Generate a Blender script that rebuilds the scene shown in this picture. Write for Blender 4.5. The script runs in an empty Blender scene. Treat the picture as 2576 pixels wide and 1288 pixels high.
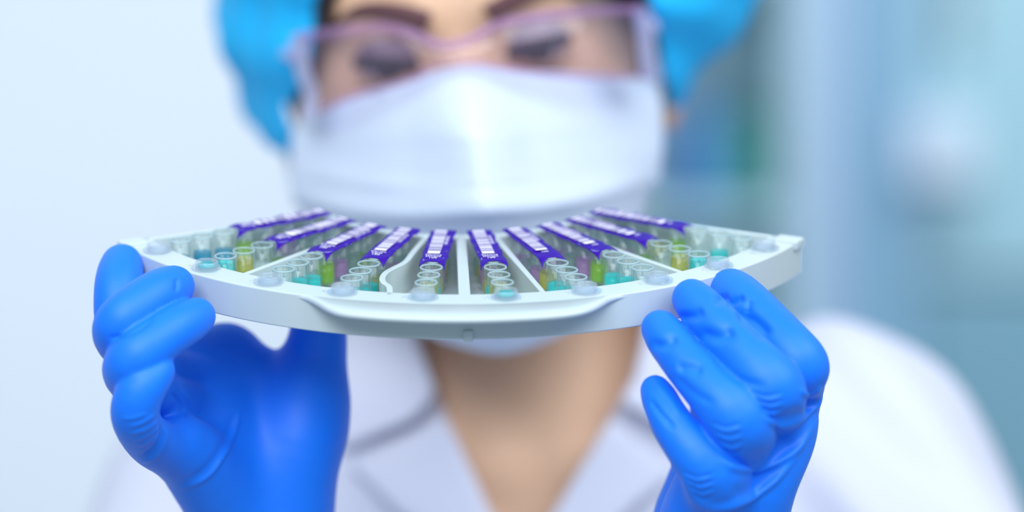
import bpy, math, random
import numpy as np
from mathutils import Matrix, Vector

# ------------------------------------------------------------------ camera, world, lights
SC = bpy.context.scene
COL = SC.collection
F = 9240.0            # focal length in pixels of the 2576 x 1288 frame
CZ = 1.45             # camera height
FOCUS = 1.285

cam_d = bpy.data.cameras.new('camera')
cam_d.sensor_width = 36.0
cam_d.lens = F / 2576.0 * 36.0
cam_d.clip_start = 0.05
cam_d.dof.use_dof = True
cam_d.dof.focus_distance = FOCUS
cam_d.dof.aperture_fstop = 3.0
cam = bpy.data.objects.new('camera', cam_d)
COL.objects.link(cam)
cam.location = (0, 0, CZ)
cam.rotation_euler = (math.pi / 2, 0, 0)
SC.camera = cam

world = bpy.data.worlds.new('world')
SC.world = world
world.use_nodes = True
bg = world.node_tree.nodes['Background']
bg.inputs[0].default_value = (0.74, 0.88, 1.0, 1)
bg.inputs[1].default_value = 0.42


def area(name, loc, target, size, power, color):
    l = bpy.data.lights.new(name, 'AREA')
    l.shape = 'RECTANGLE'
    l.size, l.size_y = size
    l.energy = power
    l.color = color
    o = bpy.data.objects.new(name, l)
    COL.objects.link(o)
    o.location = loc
    d = Vector(target) - Vector(loc)
    o.rotation_euler = d.to_track_quat('-Z', 'Y').to_euler()
    return o


area('ceiling_panel_key', (1.15, 0.35, 2.75), (0.0, 1.35, 1.4), (1.8, 1.3), 30, (0.88, 0.94, 1.0))
area('front_fill_light', (-0.45, -1.3, 2.75), (-0.1, 1.4, 1.3), (1.8, 1.2), 60, (0.86, 0.94, 1.0))  # added unseen light behind the camera, lifts the palms and front faces
area('left_fill_light', (-0.75, 0.1, 2.75), (-0.2, 1.4, 1.4), (1.2, 0.8), 10, (0.85, 0.93, 1.0))  # added unseen fill from the upper left
area('wall_wash_light', (-0.8, 1.75, 2.9), (-0.7, 2.3, 1.3), (1.2, 0.4), 1.5, (0.9, 0.95, 1.0))  # unseen area light aimed at the partition wall
area('back_fill_light', (0.5, 3.0, 2.9), (0.4, 4.0, 1.4), (1.2, 0.6), 21, (0.88, 0.95, 1.0))  # added unseen light that brightens the shelf and far room

SC.view_settings.view_transform = 'Standard'
SC.view_settings.look = 'None'
SC.view_settings.exposure = 0.0
SC.view_settings.gamma = 1.0
SC.view_settings.use_curve_mapping = False
try:
    SC.cycles.transparent_max_bounces = 32
    SC.cycles.max_bounces = 10
    SC.cycles.use_denoising = True
    SC.cycles.sample_clamp_indirect = 4.0
except Exception:
    pass


# ------------------------------------------------------------------ helpers
def W(px, py, d):
    return np.array([(px - 1288.0) / F * d, d, CZ + (644.0 - py) / F * d])


def lin(r, g, b):
    f = lambda c: (c / 255.0) / 12.92 if c <= 10.3 else (((c / 255.0) + 0.055) / 1.055) ** 2.4
    return (f(r), f(g), f(b), 1.0)


MATS = {}


def mat(name, color, rough=0.5, spec=0.5, bump=None, vary=None, sheen=0.0, metal=0.0, coat=0.0):
    m = bpy.data.materials.new(name)
    m.use_nodes = True
    nt = m.node_tree
    b = nt.nodes['Principled BSDF']
    b.inputs['Base Color'].default_value = color
    b.inputs['Roughness'].default_value = rough
    b.inputs['Specular IOR Level'].default_value = spec
    b.inputs['Metallic'].default_value = metal
    b.inputs['Sheen Weight'].default_value = sheen
    b.inputs['Coat Weight'].default_value = coat
    tc = nt.nodes.new('ShaderNodeTexCoord')
    if vary:
        scale, amt = vary
        n = nt.nodes.new('ShaderNodeTexNoise')
        n.inputs['Scale'].default_value = scale
        nt.links.new(tc.outputs['Object'], n.inputs['Vector'])
        mx = nt.nodes.new('ShaderNodeMixRGB')
        mx.inputs[1].default_value = tuple(c * (1 - amt) for c in color[:3]) + (1,)
        mx.inputs[2].default_value = tuple(min(1, c * (1 + amt)) for c in color[:3]) + (1,)
        nt.links.new(n.outputs['Fac'], mx.inputs[0])
        nt.links.new(mx.outputs[0], b.inputs['Base Color'])
    if bump:
        scale, strength, dist = bump
        n = nt.nodes.new('ShaderNodeTexNoise')
        n.inputs['Scale'].default_value = scale
        n.inputs['Detail'].default_value = 3
        nt.links.new(tc.outputs['Object'], n.inputs['Vector'])
        bp = nt.nodes.new('ShaderNodeBump')
        bp.inputs['Strength'].default_value = strength
        bp.inputs['Distance'].default_value = dist
        nt.links.new(n.outputs['Fac'], bp.inputs['Height'])
        nt.links.new(bp.outputs['Normal'], b.inputs['Normal'])
    MATS[name] = m
    return m


def clear_mat(name, tint, diffuse_col, diffuse_amt, rough=0.06, ior=1.5, translucent=0.0):
    m = bpy.data.materials.new(name)
    m.use_nodes = True
    nt = m.node_tree
    for n in list(nt.nodes):
        nt.nodes.remove(n)
    out = nt.nodes.new('ShaderNodeOutputMaterial')
    tr = nt.nodes.new('ShaderNodeBsdfTransparent')
    tr.inputs[0].default_value = tint
    df = nt.nodes.new('ShaderNodeBsdfDiffuse')
    df.inputs[0].default_value = diffuse_col
    tl = nt.nodes.new('ShaderNodeBsdfTranslucent')
    tl.inputs[0].default_value = diffuse_col
    m0 = nt.nodes.new('ShaderNodeMixShader')
    m0.inputs[0].default_value = translucent
    nt.links.new(df.outputs[0], m0.inputs[1])
    nt.links.new(tl.outputs[0], m0.inputs[2])
    m1 = nt.nodes.new('ShaderNodeMixShader')
    m1.inputs[0].default_value = diffuse_amt
    nt.links.new(tr.outputs[0], m1.inputs[1])
    nt.links.new(m0.outputs[0], m1.inputs[2])
    gl = nt.nodes.new('ShaderNodeBsdfGlossy')
    gl.inputs['Roughness'].default_value = rough
    # Schlick reflectance from the facing angle
    lw = nt.nodes.new('ShaderNodeLayerWeight')
    lw.inputs[0].default_value = 0.5
    pw = nt.nodes.new('ShaderNodeMath')
    pw.operation = 'POWER'
    pw.inputs[1].default_value = 5.0
    nt.links.new(lw.outputs['Facing'], pw.inputs[0])
    r0 = ((ior - 1) / (ior + 1)) ** 2
    ma = nt.nodes.new('ShaderNodeMath')
    ma.operation = 'MULTIPLY_ADD'
    ma.inputs[1].default_value = 0.75
    ma.inputs[2].default_value = r0
    nt.links.new(pw.outputs[0], ma.inputs[0])
    m2 = nt.nodes.new('ShaderNodeMixShader')
    nt.links.new(ma.outputs[0], m2.inputs[0])
    nt.links.new(m1.outputs[0], m2.inputs[1])
    nt.links.new(gl.outputs[0], m2.inputs[2])
    nt.links.new(m2.outputs[0], out.inputs[0])
    MATS[name] = m
    return m


def mesh_obj(name, verts, faces, material, parent=None, smooth=True, mats=None, fmat=None):
    me = bpy.data.meshes.new(name)
    me.from_pydata([tuple(v) for v in verts], [], [tuple(f) for f in faces])
    for mm in (mats or [material]):
        me.materials.append(mm)
    if fmat is not None:
        me.polygons.foreach_set('material_index', np.asarray(fmat, dtype=np.int32))
    if smooth:
        me.polygons.foreach_set('use_smooth', np.ones(len(me.polygons), dtype=bool))
    me.update()
    o = bpy.data.objects.new(name, me)
    COL.objects.link(o)
    if parent is not None:
        o.parent = parent
    return o


def link_copy(o, parent=None, name=None):
    c = o.copy()
    if name:
        c.name = name
    COL.objects.link(c)
    c.parent = parent
    return c


def thing(name, label, cat, loc=(0, 0, 0), group=None):
    o = bpy.data.objects.new(name, None)
    COL.objects.link(o)
    o.location = loc
    o.empty_display_size = 0.05
    tag(o, label, cat, group)
    return o


def tag(o, label=None, cat=None, group=None, kind=None):
    if label:
        o['label'] = label
    if cat:
        o['category'] = cat
    if group:
        o['group'] = group
    if kind:
        o['kind'] = kind
    return o


def adopt(o, parent):
    """parent keeping the world-space mesh where it is (parent is a pure translation)"""
    o.parent = parent
    o.matrix_parent_inverse = Matrix.Translation(-Vector(parent.location))
    return o


def bevel(o, w=0.002, seg=2, angle=0.6):
    m = o.modifiers.new('bevel', 'BEVEL')
    m.width = w
    m.segments = seg
    m.limit_method = 'ANGLE'
    m.angle_limit = angle
    return o


def box(name, lo, hi, material, parent=None, bw=0.004):
    x0, y0, z0 = lo
    x1, y1, z1 = hi
    v = [(x0, y0, z0), (x1, y0, z0), (x1, y1, z0), (x0, y1, z0), (x0, y0, z1), (x1, y0, z1), (x1, y1, z1), (x0, y1, z1)]
    f = [(0, 3, 2, 1), (4, 5, 6, 7), (0, 1, 5, 4), (1, 2, 6, 5), (2, 3, 7, 6), (3, 0, 4, 7)]
    o = mesh_obj(name, v, f, material, parent, smooth=False)
    if bw:
        bevel(o, bw)
    return o


def lathe(profile, seg=32, center=(0, 0, 0), close=True):
    """closed profile of (r, z); returns verts, faces"""
    v, f = [], []
    n = len(profile)
    for i in range(seg):
        a = 2 * math.pi * i / seg
        for r, z in profile:
            v.append((center[0] + r * math.cos(a), center[1] + r * math.sin(a), center[2] + z))
    m = n if close else n - 1
    for i in range(seg):
        j = (i + 1) % seg
        for k in range(m):
            l = (k + 1) % n
            f.append((i * n + k, j * n + k, j * n + l, i * n + l))
    return v, f


def tube_path(pts, radii, seg=10):
    """tube along a polyline, capped"""
    P = [np.array(p, float) for p in pts]
    if np.isscalar(radii):
        radii = [radii] * len(P)
    v, f = [], []
    up = np.array([0.0, 0.3, 1.0])
    for i, p in enumerate(P):
        t = P[min(i + 1, len(P) - 1)] - P[max(i - 1, 0)]
        t = t / np.linalg.norm(t)
        a = np.cross(t, up)
        if np.linalg.norm(a) < 1e-4:
            a = np.cross(t, np.array([1.0, 0, 0]))
        a /= np.linalg.norm(a)
        b = np.cross(t, a)
        for k in range(seg):
            an = 2 * math.pi * k / seg
            v.append(p + radii[i] * (math.cos(an) * a + math.sin(an) * b))
    for i in range(len(P) - 1):
        for k in range(seg):
            l = (k + 1) % seg
            f.append((i * seg + k, i * seg + l, (i + 1) * seg + l, (i + 1) * seg + k))
    f.append(tuple(range(seg))[::-1])
    f.append(tuple((len(P) - 1) * seg + k for k in range(seg)))
    return v, f


def smooth_path(pts, n=8):
    """Catmull-Rom resample"""
    P = [np.array(p, float) for p in pts]
    P = [2 * P[0] - P[1]] + P + [2 * P[-1] - P[-2]]
    out = []
    for i in range(1, len(P) - 2):
        for k in range(n):
            t = k / n
            out.append(0.5 * ((2 * P[i]) + (-P[i - 1] + P[i + 1]) * t + (2 * P[i - 1] - 5 * P[i] + 4 * P[i + 1] - P[i + 2]) * t * t
                              + (-P[i - 1] + 3 * P[i] - 3 * P[i + 1] + P[i + 2]) * t ** 3))
    out.append(P[-2])
    return out


# ---- implicit surfaces: distance functions on point arrays, meshed by surface nets
def smin(a, b, k):
    if k <= 0:
        return np.minimum(a, b)
    h = np.maximum(k - np.abs(a - b), 0.0) / k
    return np.minimum(a, b) - h * h * k * 0.25


def smax(a, b, k):
    return -smin(-a, -b, k)


def capsule(P, a, b, ra, rb):
    a = np.asarray(a, np.float32)
    b = np.asarray(b, np.float32)
    ab = b - a
    t = np.clip(((P - a) @ ab) / max(float(ab @ ab), 1e-12), 0, 1)
    return np.sqrt(((P - a - t[:, None] * ab) ** 2).sum(1)) - (ra + t * (rb - ra))


def chain(P, pts, k):
    d = None
    for (a, ra), (b, rb) in zip(pts[:-1], pts[1:]):
        e = capsule(P, a, b, ra, rb)
        d = e if d is None else smin(d, e, k)
    return d


def ellipsoid(P, c, r, M=None):
    q = P - np.asarray(c, np.float32)
    if M is not None:
        q = q @ np.asarray(M, np.float32)
    r = np.asarray(r, np.float32)
    k0 = np.sqrt(((q / r) ** 2).sum(1))
    k1 = np.sqrt(((q / (r * r)) ** 2).sum(1)) + 1e-9
    return k0 * (k0 - 1.0) / k1


def poly2d(X, Z, pts):
    """signed distance to a 2-D polygon"""
    n = len(pts)
    d = np.full(X.shape, 1e9, np.float32)
    inside = np.zeros(X.shape, bool)
    for i in range(n):
        ax, az = pts[i]
        bx, bz = pts[(i + 1) % n]
        ex, ez = bx - ax, bz - az
        wx, wz = X - ax, Z - az
        t = np.clip((wx * ex + wz * ez) / max(ex * ex + ez * ez, 1e-12), 0, 1)
        d = np.minimum(d, (wx - t * ex) ** 2 + (wz - t * ez) ** 2)
        c = (az > Z) != (bz > Z)
        xi = ax + (Z - az) * (ex / (ez if abs(ez) > 1e-9 else 1e-9))
        inside ^= c & (X < xi)
    d = np.sqrt(d)
    return np.where(inside, -d, d)


def surface_net(f, lo, hi, h):
    lo = np.asarray(lo, float)
    hi = np.asarray(hi, float)
    C = 4
    nc = np.ceil((hi - lo) / (h * C)).astype(int)
    n = nc * C + 1
    cc = [lo[a] + (np.arange(nc[a]) + 0.5) * h * C for a in range(3)]
    G = np.stack(np.meshgrid(*cc, indexing='ij'), -1).reshape(-1, 3).astype(np.float32)
    dc = f(G).reshape(nc)
    act = np.abs(dc) < h * C * 1.25
    full = np.repeat(np.repeat(np.repeat(np.where(dc < 0, -1.0, 1.0).astype(np.float32), C, 0), C, 1), C, 2)
    am = np.repeat(np.repeat(np.repeat(act, C, 0), C, 1), C, 2)
    vals = np.ones(n, np.float32)
    vals[:-1, :-1, :-1] = full
    am2 = np.zeros(n, bool)
    for dx in (0, 1):
        for dy in (0, 1):
            for dz in (0, 1):
                am2[dx:n[0] - 1 + dx, dy:n[1] - 1 + dy, dz:n[2] - 1 + dz] |= am
    idx = np.argwhere(am2)
    P = (lo + idx * h).astype(np.float32)
    d = np.empty(len(P), np.float32)
    for s in range(0, len(P), 400000):
        d[s:s + 400000] = f(P[s:s + 400000])
    vals[am2] = d
    ins = vals < 0
    cnt = np.zeros(n - 1, np.int8)
    for dx in (0, 1):
        for dy in (0, 1):
            for dz in (0, 1):
                cnt += ins[dx:n[0] - 1 + dx, dy:n[1] - 1 + dy, dz:n[2] - 1 + dz]
    cells = np.argwhere((cnt > 0) & (cnt < 8))
    vid = np.full(n - 1, -1, np.int64)
    vid[cells[:, 0], cells[:, 1], cells[:, 2]] = np.arange(len(cells))
    acc = np.zeros((len(cells), 3))
    num = np.zeros(len(cells))
    corners = [(x, y, z) for x in (0, 1) for y in (0, 1) for z in (0, 1)]
    for a in corners:
        for ax in range(3):
            if a[ax] == 1:
                continue
            b = list(a)
            b[ax] = 1
            va = vals[cells[:, 0] + a[0], cells[:, 1] + a[1], cells[:, 2] + a[2]]
            vb = vals[cells[:, 0] + b[0], cells[:, 1] + b[1], cells[:, 2] + b[2]]
            m = (va < 0) != (vb < 0)
            t = np.where(m, va / np.where(m, va - vb, 1), 0)
            p = np.array(a)[None, :] + np.zeros((len(cells), 3))
            p[:, ax] += t
            acc[m] += p[m]
            num[m] += 1
    V = lo + (cells + acc / num[:, None]) * h
    faces = []
    for ax in range(3):
        u, w = (ax + 1) % 3, (ax + 2) % 3
        s0 = [slice(None)] * 3
        s1 = [slice(None)] * 3
        s0[ax] = slice(0, n[ax] - 1)
        s1[ax] = slice(1, n[ax])
        e = np.argwhere(ins[tuple(s0)] != ins[tuple(s1)])
        ok = (e[:, u] > 0) & (e[:, w] > 0) & (e[:, u] < n[u] - 1) & (e[:, w] < n[w] - 1)
        e = e[ok]
        q = []
        for du, dw in ((-1, -1), (0, -1), (0, 0), (-1, 0)):
            c = e.copy()
            c[:, u] += du
            c[:, w] += dw
            q.append(vid[c[:, 0], c[:, 1], c[:, 2]])
        q = np.stack(q, 1)
        flip = ~ins[e[:, 0], e[:, 1], e[:, 2]]
        q[flip] = q[flip][:, ::-1]
        faces.append(q)
    Fq = np.concatenate(faces)
    Fq = Fq[(Fq >= 0).all(1)]
    return V, Fq


def fast_mesh(name, V, Q, material, parent=None):
    me = bpy.data.meshes.new(name)
    me.vertices.add(len(V))
    me.vertices.foreach_set('co', np.asarray(V, np.float32).ravel())
    me.loops.add(len(Q) * 4)
    me.loops.foreach_set('vertex_index', np.asarray(Q, np.int32).ravel())
    me.polygons.add(len(Q))
    me.polygons.foreach_set('loop_start', np.arange(0, len(Q) * 4, 4, dtype=np.int32))
    me.polygons.foreach_set('use_smooth', np.ones(len(Q), bool))
    me.update(calc_edges=True)
    me.validate()
    me.materials.append(material)
    o = bpy.data.objects.new(name, me)
    COL.objects.link(o)
    if parent is not None:
        adopt(o, parent)
    return o


def relax(V, Q, it=1, lam=0.5):
    for _ in range(it):
        acc = np.zeros_like(V)
        num = np.zeros(len(V))
        for a in range(4):
            for b in ((a + 1) % 4,):
                np.add.at(acc, Q[:, a], V[Q[:, b]])
                np.add.at(num, Q[:, a], 1)
                np.add.at(acc, Q[:, b], V[Q[:, a]])
                np.add.at(num, Q[:, b], 1)
        num[num == 0] = 1
        V = V + lam * (acc / num[:, None] - V)
    return V


def vnormals(V, Q):
    n = np.cross(V[Q[:, 2]] - V[Q[:, 0]], V[Q[:, 3]] - V[Q[:, 1]])
    N = np.zeros_like(V)
    for a in range(4):
        np.add.at(N, Q[:, a], n)
    return N / (np.linalg.norm(N, axis=1)[:, None] + 1e-12)


def to_px(V):
    return 1288 + F * V[:, 0] / V[:, 1], 644 - F * (V[:, 2] - CZ) / V[:, 1]


def crease(V, N, pts, amp, w, face=-0.05, taper=True):
    """raise (amp > 0) or press in (amp < 0) a fold line along a polyline on the camera-facing side"""
    px, py = to_px(V)
    P = smooth_path([np.array([a, b, 0.0]) for a, b in pts], 6)
    best = np.full(len(V), 1e9)
    tt = np.zeros(len(V))
    m = len(P) - 1
    for i in range(m):
        a, b = P[i][:2], P[i + 1][:2]
        ab = b - a
        t = np.clip(((px - a[0]) * ab[0] + (py - a[1]) * ab[1]) / max(ab @ ab, 1e-9), 0, 1)
        d = np.hypot(px - a[0] - t * ab[0], py - a[1] - t * ab[1])
        u = d < best
        best[u] = d[u]
        tt[u] = (i + t[u]) / m
    g = np.exp(-(best / w) ** 2)
    if taper:
        g *= np.clip(np.minimum(tt, 1 - tt) * 5, 0.0, 1)
    g *= np.clip((-N[:, 1] - face) * 4, 0, 1)
    return V + N * (amp * g)[:, None]


# ------------------------------------------------------------------ materials
M_wall = mat('wall_paint', lin(224, 230, 238), 0.7, 0.3, vary=(3.0, 0.015))
M_wall_far = mat('far_wall_paint', lin(186, 218, 228), 0.6, 0.3, vary=(2.0, 0.03))
M_floor = mat('floor_vinyl', lin(150, 165, 175), 0.4, 0.5, vary=(8.0, 0.06))
M_steel = mat('cabinet_blue_grey', lin(140, 182, 208), 0.4, 0.5, vary=(5.0, 0.03))
M_lilac = mat('pillar_paint', lin(190, 210, 240), 0.5, 0.4, vary=(4.0, 0.02))
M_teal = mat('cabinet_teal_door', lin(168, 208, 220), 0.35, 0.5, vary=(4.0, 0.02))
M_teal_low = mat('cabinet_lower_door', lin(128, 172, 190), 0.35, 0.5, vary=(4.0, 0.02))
M_handle = mat('handle_metal', lin(150, 160, 170), 0.3, 0.5, metal=0.8)
M_green = mat('green_plastic', lin(78, 158, 150), 0.4, 0.5, vary=(20, 0.05))
M_bluebin = mat('blue_plastic', lin(90, 148, 214), 0.4, 0.5, vary=(20, 0.05))
M_whitebox = mat('white_card', lin(222, 232, 246), 0.6, 0.4, vary=(20, 0.02))
M_tray = mat('tray_plastic', lin(200, 212, 214), 0.32, 0.5, bump=(900, 0.05, 0.0002))
M_tray_grey = mat('tray_block_plastic', lin(200, 198, 190), 0.4, 0.5)
M_foil = mat('purple_foil', lin(54, 2, 156), 0.45, 0.22, bump=(420, 0.2, 0.0004))
M_white_print = mat('white_print', lin(236, 230, 250), 0.6, 0.1)
M_dark_print = mat('barcode_ink', lin(40, 20, 120), 0.6, 0.1)
M_glove = mat('blue_nitrile', lin(0, 122, 252), 0.52, 0.5, bump=(1500, 0.12, 0.0004), vary=(60, 0.04), sheen=0.04)
M_skin = mat('skin', lin(226, 182, 150), 0.5, 0.35, vary=(40, 0.05))
M_hair = mat('dark_hair', lin(38, 28, 30), 0.45, 0.4, bump=(300, 0.4, 0.001))
M_cap = mat('blue_nonwoven', lin(30, 188, 252), 0.7, 0.3, bump=(140, 0.3, 0.002), vary=(25, 0.05))
M_mask = mat('mask_nonwoven', lin(216, 226, 243), 0.75, 0.25, bump=(260, 0.15, 0.001))
M_coat = mat('white_cotton', lin(216, 217, 234), 0.8, 0.25, bump=(400, 0.15, 0.0006))
M_iris = mat('iris_dark', lin(38, 30, 38), 0.15, 0.6)
M_eye = mat('eye_white', lin(215, 215, 220), 0.25, 0.5)
M_lid = mat('eye_shadow', lin(116, 96, 114), 0.5, 0.3)
M_lash = mat('lash_black', lin(25, 20, 28), 0.6, 0.3)
M_brow = mat('brow_brown', lin(104, 72, 76), 0.7, 0.2)
M_trousers = mat('trouser_cloth', lin(120, 140, 170), 0.8, 0.2)
M_shoe = mat('white_shoe', lin(225, 225, 230), 0.5, 0.4)
M_tube = clear_mat('clear_tube', (0.97, 0.99, 0.99, 1), lin(232, 248, 248), 0.03, 0.05, 1.42, 0.5)
M_rim = clear_mat('tube_rim_plastic', (0.9, 0.97, 0.98, 1), lin(232, 248, 252), 0.36, 0.08, 1.45, 0.4)  # extra diffuse white paints in the bright edge of clear plastic
M_web = clear_mat('tab_plastic', (0.94, 0.97, 0.98, 1), lin(230, 236, 248), 0.22, 0.08, 1.45, 0.4)
M_lens = clear_mat('lens_plastic', (0.97, 0.95, 0.98, 1), lin(215, 190, 225), 0.05, 0.03, 1.45, 0.3)
M_frame = clear_mat('clear_frame', (0.92, 0.84, 0.93, 1), lin(228, 180, 232), 0.26, 0.1, 1.45, 0.3)  # lilac reflection along the clear brow edge put into the colour
M_shield = clear_mat('clear_shield', (0.85, 0.85, 0.92, 1), lin(214, 214, 245), 0.72, 0.1, 1.45, 0.3)  # pale lilac reflections of the clear sides put into the diffuse colour


def liquid(name, rgb, amt=0.6):
    c = lin(*rgb)
    t = tuple(0.35 + 0.65 * x for x in c[:3]) + (1,)
    return clear_mat(name, t, c, amt, 0.04, 1.33, 0.5)


LIQ = {
    'c': liquid('cyan_liquid', (0, 240, 238), 0.82),
    'b': liquid('teal_liquid', (0, 185, 220), 0.8),
    'g': liquid('green_liquid', (185, 230, 50), 0.68),
    'y': liquid('yellow_liquid', (238, 230, 110), 0.5),
    'p': liquid('pink_liquid', (242, 190, 242), 0.45),
    'w': liquid('pale_liquid', (215, 235, 225), 0.25),
}

# ------------------------------------------------------------------ the room
floor = mesh_obj('floor', [(-3, -2, 0), (4, -2, 0), (4, 6, 0), (-3, 6, 0)], [(0, 1, 2, 3)], M_floor, smooth=False)
tag(floor, 'grey vinyl laboratory floor', kind='structure')
wl = box('wall_left', (-3, 2.30, 0), (0.04, 2.42, 3.0), M_wall, bw=0.01)
tag(wl, 'smooth white partition wall behind the person', kind='structure')
wb = box('wall_back', (-3, 5.2, 0), (4, 5.3, 3.0), M_wall_far, bw=0)
tag(wb, 'pale teal far wall of the laboratory', kind='structure')
tr = box('trim_1', (0.285, 4.1, 0), (0.365, 4.22, 3.0), M_lilac, bw=0.008)
tag(tr, 'pale lilac painted pillar standing in the room', kind='structure')


def cabinet(name, label, x0, x1, y, z1, depth, body, door, shelves, doors):
    t = thing(name, label, 'cabinet', ((x0 + x1) / 2, y, 0))
    th = 0.02
    for nm, lo, hi in (('side_panel', (x0, y, 0), (x0 + th, y + depth, z1)), ('side_panel', (x1 - th, y, 0), (x1, y + depth, z1)),
                       ('back_panel', (x0 + th, y + depth - th, 0.0), (x1 - th, y + depth, z1)), ('top_panel', (x0 + th, y, z1 - th), (x1 - th, y + depth - th, z1))):
        adopt(box(nm, lo, hi, body, bw=0.003), t)
    for z in shelves:
        adopt(box('shelf', (x0 + th, y + 0.02, z - 0.02), (x1 - th, y + depth - th, z), body, bw=0.003), t)
    for (a, b, z0, zt, hs) in doors:
        d = adopt(box('door', (a, y - 0.02, z0), (b, y, zt), door, bw=0.004), t)
        hx = a + 0.04 if hs < 0 else b - 0.04
        zc = (z0 + zt) / 2
        hd = box('handle', (hx - 0.006, y - 0.05, zc - 0.07), (hx + 0.006, y - 0.02, zc + 0.07), M_handle, bw=0.003)
        adopt(hd, t)
        hd.parent = d
        hd.matrix_parent_inverse = Matrix.Identity(4)
    return t


cabinet('shelf_unit', 'pale open shelf unit holding a green jug and a blue bottle', 0.10, 0.275, 3.45, 1.95, 0.2, M_wall_far, M_teal,
        [0.6, 1.02, 1.50, 1.74], [(0.104, 0.271, 0.02, 0.58, 1)])
tc_ = cabinet('tall_cabinet', 'tall two-tone cabinet with blue-grey end panel by the far wall', 0.375, 1.05, 4.3, 2.1, 0.45, M_steel, M_teal,
              [0.9], [(0.475, 1.05, 1.425, 2.09, -1)])
adopt(box('end_panel', (0.375, 4.26, 0.0), (0.47, 4.30, 2.09), M_steel, bw=0.004), tc_)
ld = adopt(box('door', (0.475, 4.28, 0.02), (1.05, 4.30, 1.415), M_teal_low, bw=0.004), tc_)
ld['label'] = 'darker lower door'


def bottle(name, label, cx, cy, z, r, hh, m, capm, jug=False):
    t = thing(name, label, 'jug' if jug else 'bottle', (cx, cy, z))
    pr = [(0, 0), (r * 0.9, 0), (r, 0.008), (r, hh * 0.62), (r * 0.85, hh * 0.74), (r * 0.4, hh * 0.82), (r * 0.38, hh * 0.9), (0, hh * 0.9)]
    v, f = lathe(pr, 28, (0, 0, 0), close=False)
    mesh_obj('body', v, f, m, t)
    pr = [(0, hh * 0.88), (r * 0.45, hh * 0.88), (r * 0.45, hh * 0.99), (r * 0.4, hh), (0, hh)]
    v, f = lathe(pr, 20, (0, 0, 0), close=False)
    mesh_obj('cap', v, f, capm, t)
    if jug:
        p = smooth_path([(r * 0.35, 0, hh * 0.8), (r * 0.9, 0, hh * 0.84), (r * 1.15, 0, hh * 0.65), (r * 0.95, 0, hh * 0.5)], 5)
        v, f = tube_path(p, 0.008, 8)
        mesh_obj('handle', v, f, m, t)
    return t


bottle('jug', 'green plastic jug on the open shelf', 0.222, 3.55, 1.50, 0.032, 0.10, M_green, M_green, True)
bottle('bottle', 'blue plastic bottle beside the green jug on the shelf', 0.180, 3.54, 1.50, 0.02, 0.12, M_bluebin, M_bluebin)
wbx = box('glove_dispenser', (0.455, 4.20, 1.535), (0.53, 4.28, 1.615), M_whitebox, bw=0.004)
tag(wbx, 'small white dispenser box fixed to the pale cabinet door', 'box')

# ------------------------------------------------------------------ the tray
DL = 0.21655622
TM = Matrix(((0.9995423727, -0.0298848901, 0.0046838618, -0.02014821),
             (0.0299582271, 0.9565283855, -0.2900964534, 1.38762187),
             (0.0041892538, 0.2901040175, 0.9569859503, 0.02349393 + CZ),
             (0, 0, 0, 1)))
R_OUT, R_RIM, R_IN, WALL_H = 0.138, 0.1262, 0.0565, 0.0128
HALF = 5.12 * DL


def arc_sweep(profile, a0, a1, n):
    """closed (r, z) profile swept about the tray centre from angle a0 to a1, capped"""
    v, f = [], []
    m = len(profile)
    for i in range(n + 1):
        th = a0 + (a1 - a0) * i / n
        for r, z in profile:
            v.append((r * math.sin(th), -r * math.cos(th), z))
    for i in range(n):
        for k in range(m):
            l = (k + 1) % m
            f.append((i * m + k, i * m + l, (i + 1) * m + l, (i + 1) * m + k))
    f.append(tuple(range(m))[::-1])
    f.append(tuple(n * m + k for k in range(m)))
    return v, f


def poly_prism(pts, z0, z1):
    n = len(pts)
    v = [(x, y, z0) for x, y in pts] + [(x, y, z1) for x, y in pts]
    f = [tuple(range(n))[::-1], tuple(range(n, 2 * n))]
    for i in range(n):
        j = (i + 1) % n
        f.append((i, j, n + j, n + i))
    return v, f


def fix_normals(o):
    import bmesh
    bm = bmesh.new()
    bm.from_mesh(o.data)
    bmesh.ops.recalc_face_normals(bm, faces=bm.faces)
    bm.to_mesh(o.data)
    bm.free()
    return o


tray = bpy.data.objects.new('sample_tray', None)
COL.objects.link(tray)
tray.matrix_world = TM
tag(tray, 'white fan-shaped plastic sample tray held up in both gloved hands', 'tray')


def tray_part(name, v, f, m=M_tray, bw=0.0, smooth=False):
    o = mesh_obj(name, v, f, m, tray, smooth=smooth)
    fix_normals(o)
    if bw:
        bevel(o, bw, 3, 0.5)
        o.data.polygons.foreach_set('use_smooth', np.ones(len(o.data.polygons), bool))
        w = o.modifiers.new('wn', 'WEIGHTED_NORMAL')
        w.keep_sharp = True
    return o


tray_part('outer_wall', *arc_sweep([(R_RIM, 0), (R_OUT, 0), (R_OUT, -WALL_H), (R_OUT - 0.002, -WALL_H), (R_OUT - 0.002, -0.0022), (R_RIM, -0.0022)], -HALF, HALF, 96), bw=0.0006)
tray_part('inner_wall', *arc_sweep([(R_IN - 0.0022, 0), (R_IN + 0.002, 0), (R_IN + 0.002, -WALL_H), (R_IN - 0.0022, -WALL_H)], -HALF, HALF, 64), bw=0.0005)
tray_part('tray_floor', *arc_sweep([(R_IN + 0.001, -0.0112), (R_OUT - 0.001, -0.0112), (R_OUT - 0.001, -WALL_H + 0.0003), (R_IN + 0.001, -WALL_H + 0.0003)], -HALF, HALF, 64))


def radial_bar(k, r0, r1, w0, w1, z0, z1):
    th = k * DL
    c, s = math.cos(th), math.sin(th)
    pts = []
    for r, w in ((r0, -w0), (r1, -w1), (r1, w1), (r0, w0)):
        pts.append((r * s + w * c, -r * c + w * s))
    return poly_prism(pts, z0, z1)


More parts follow.
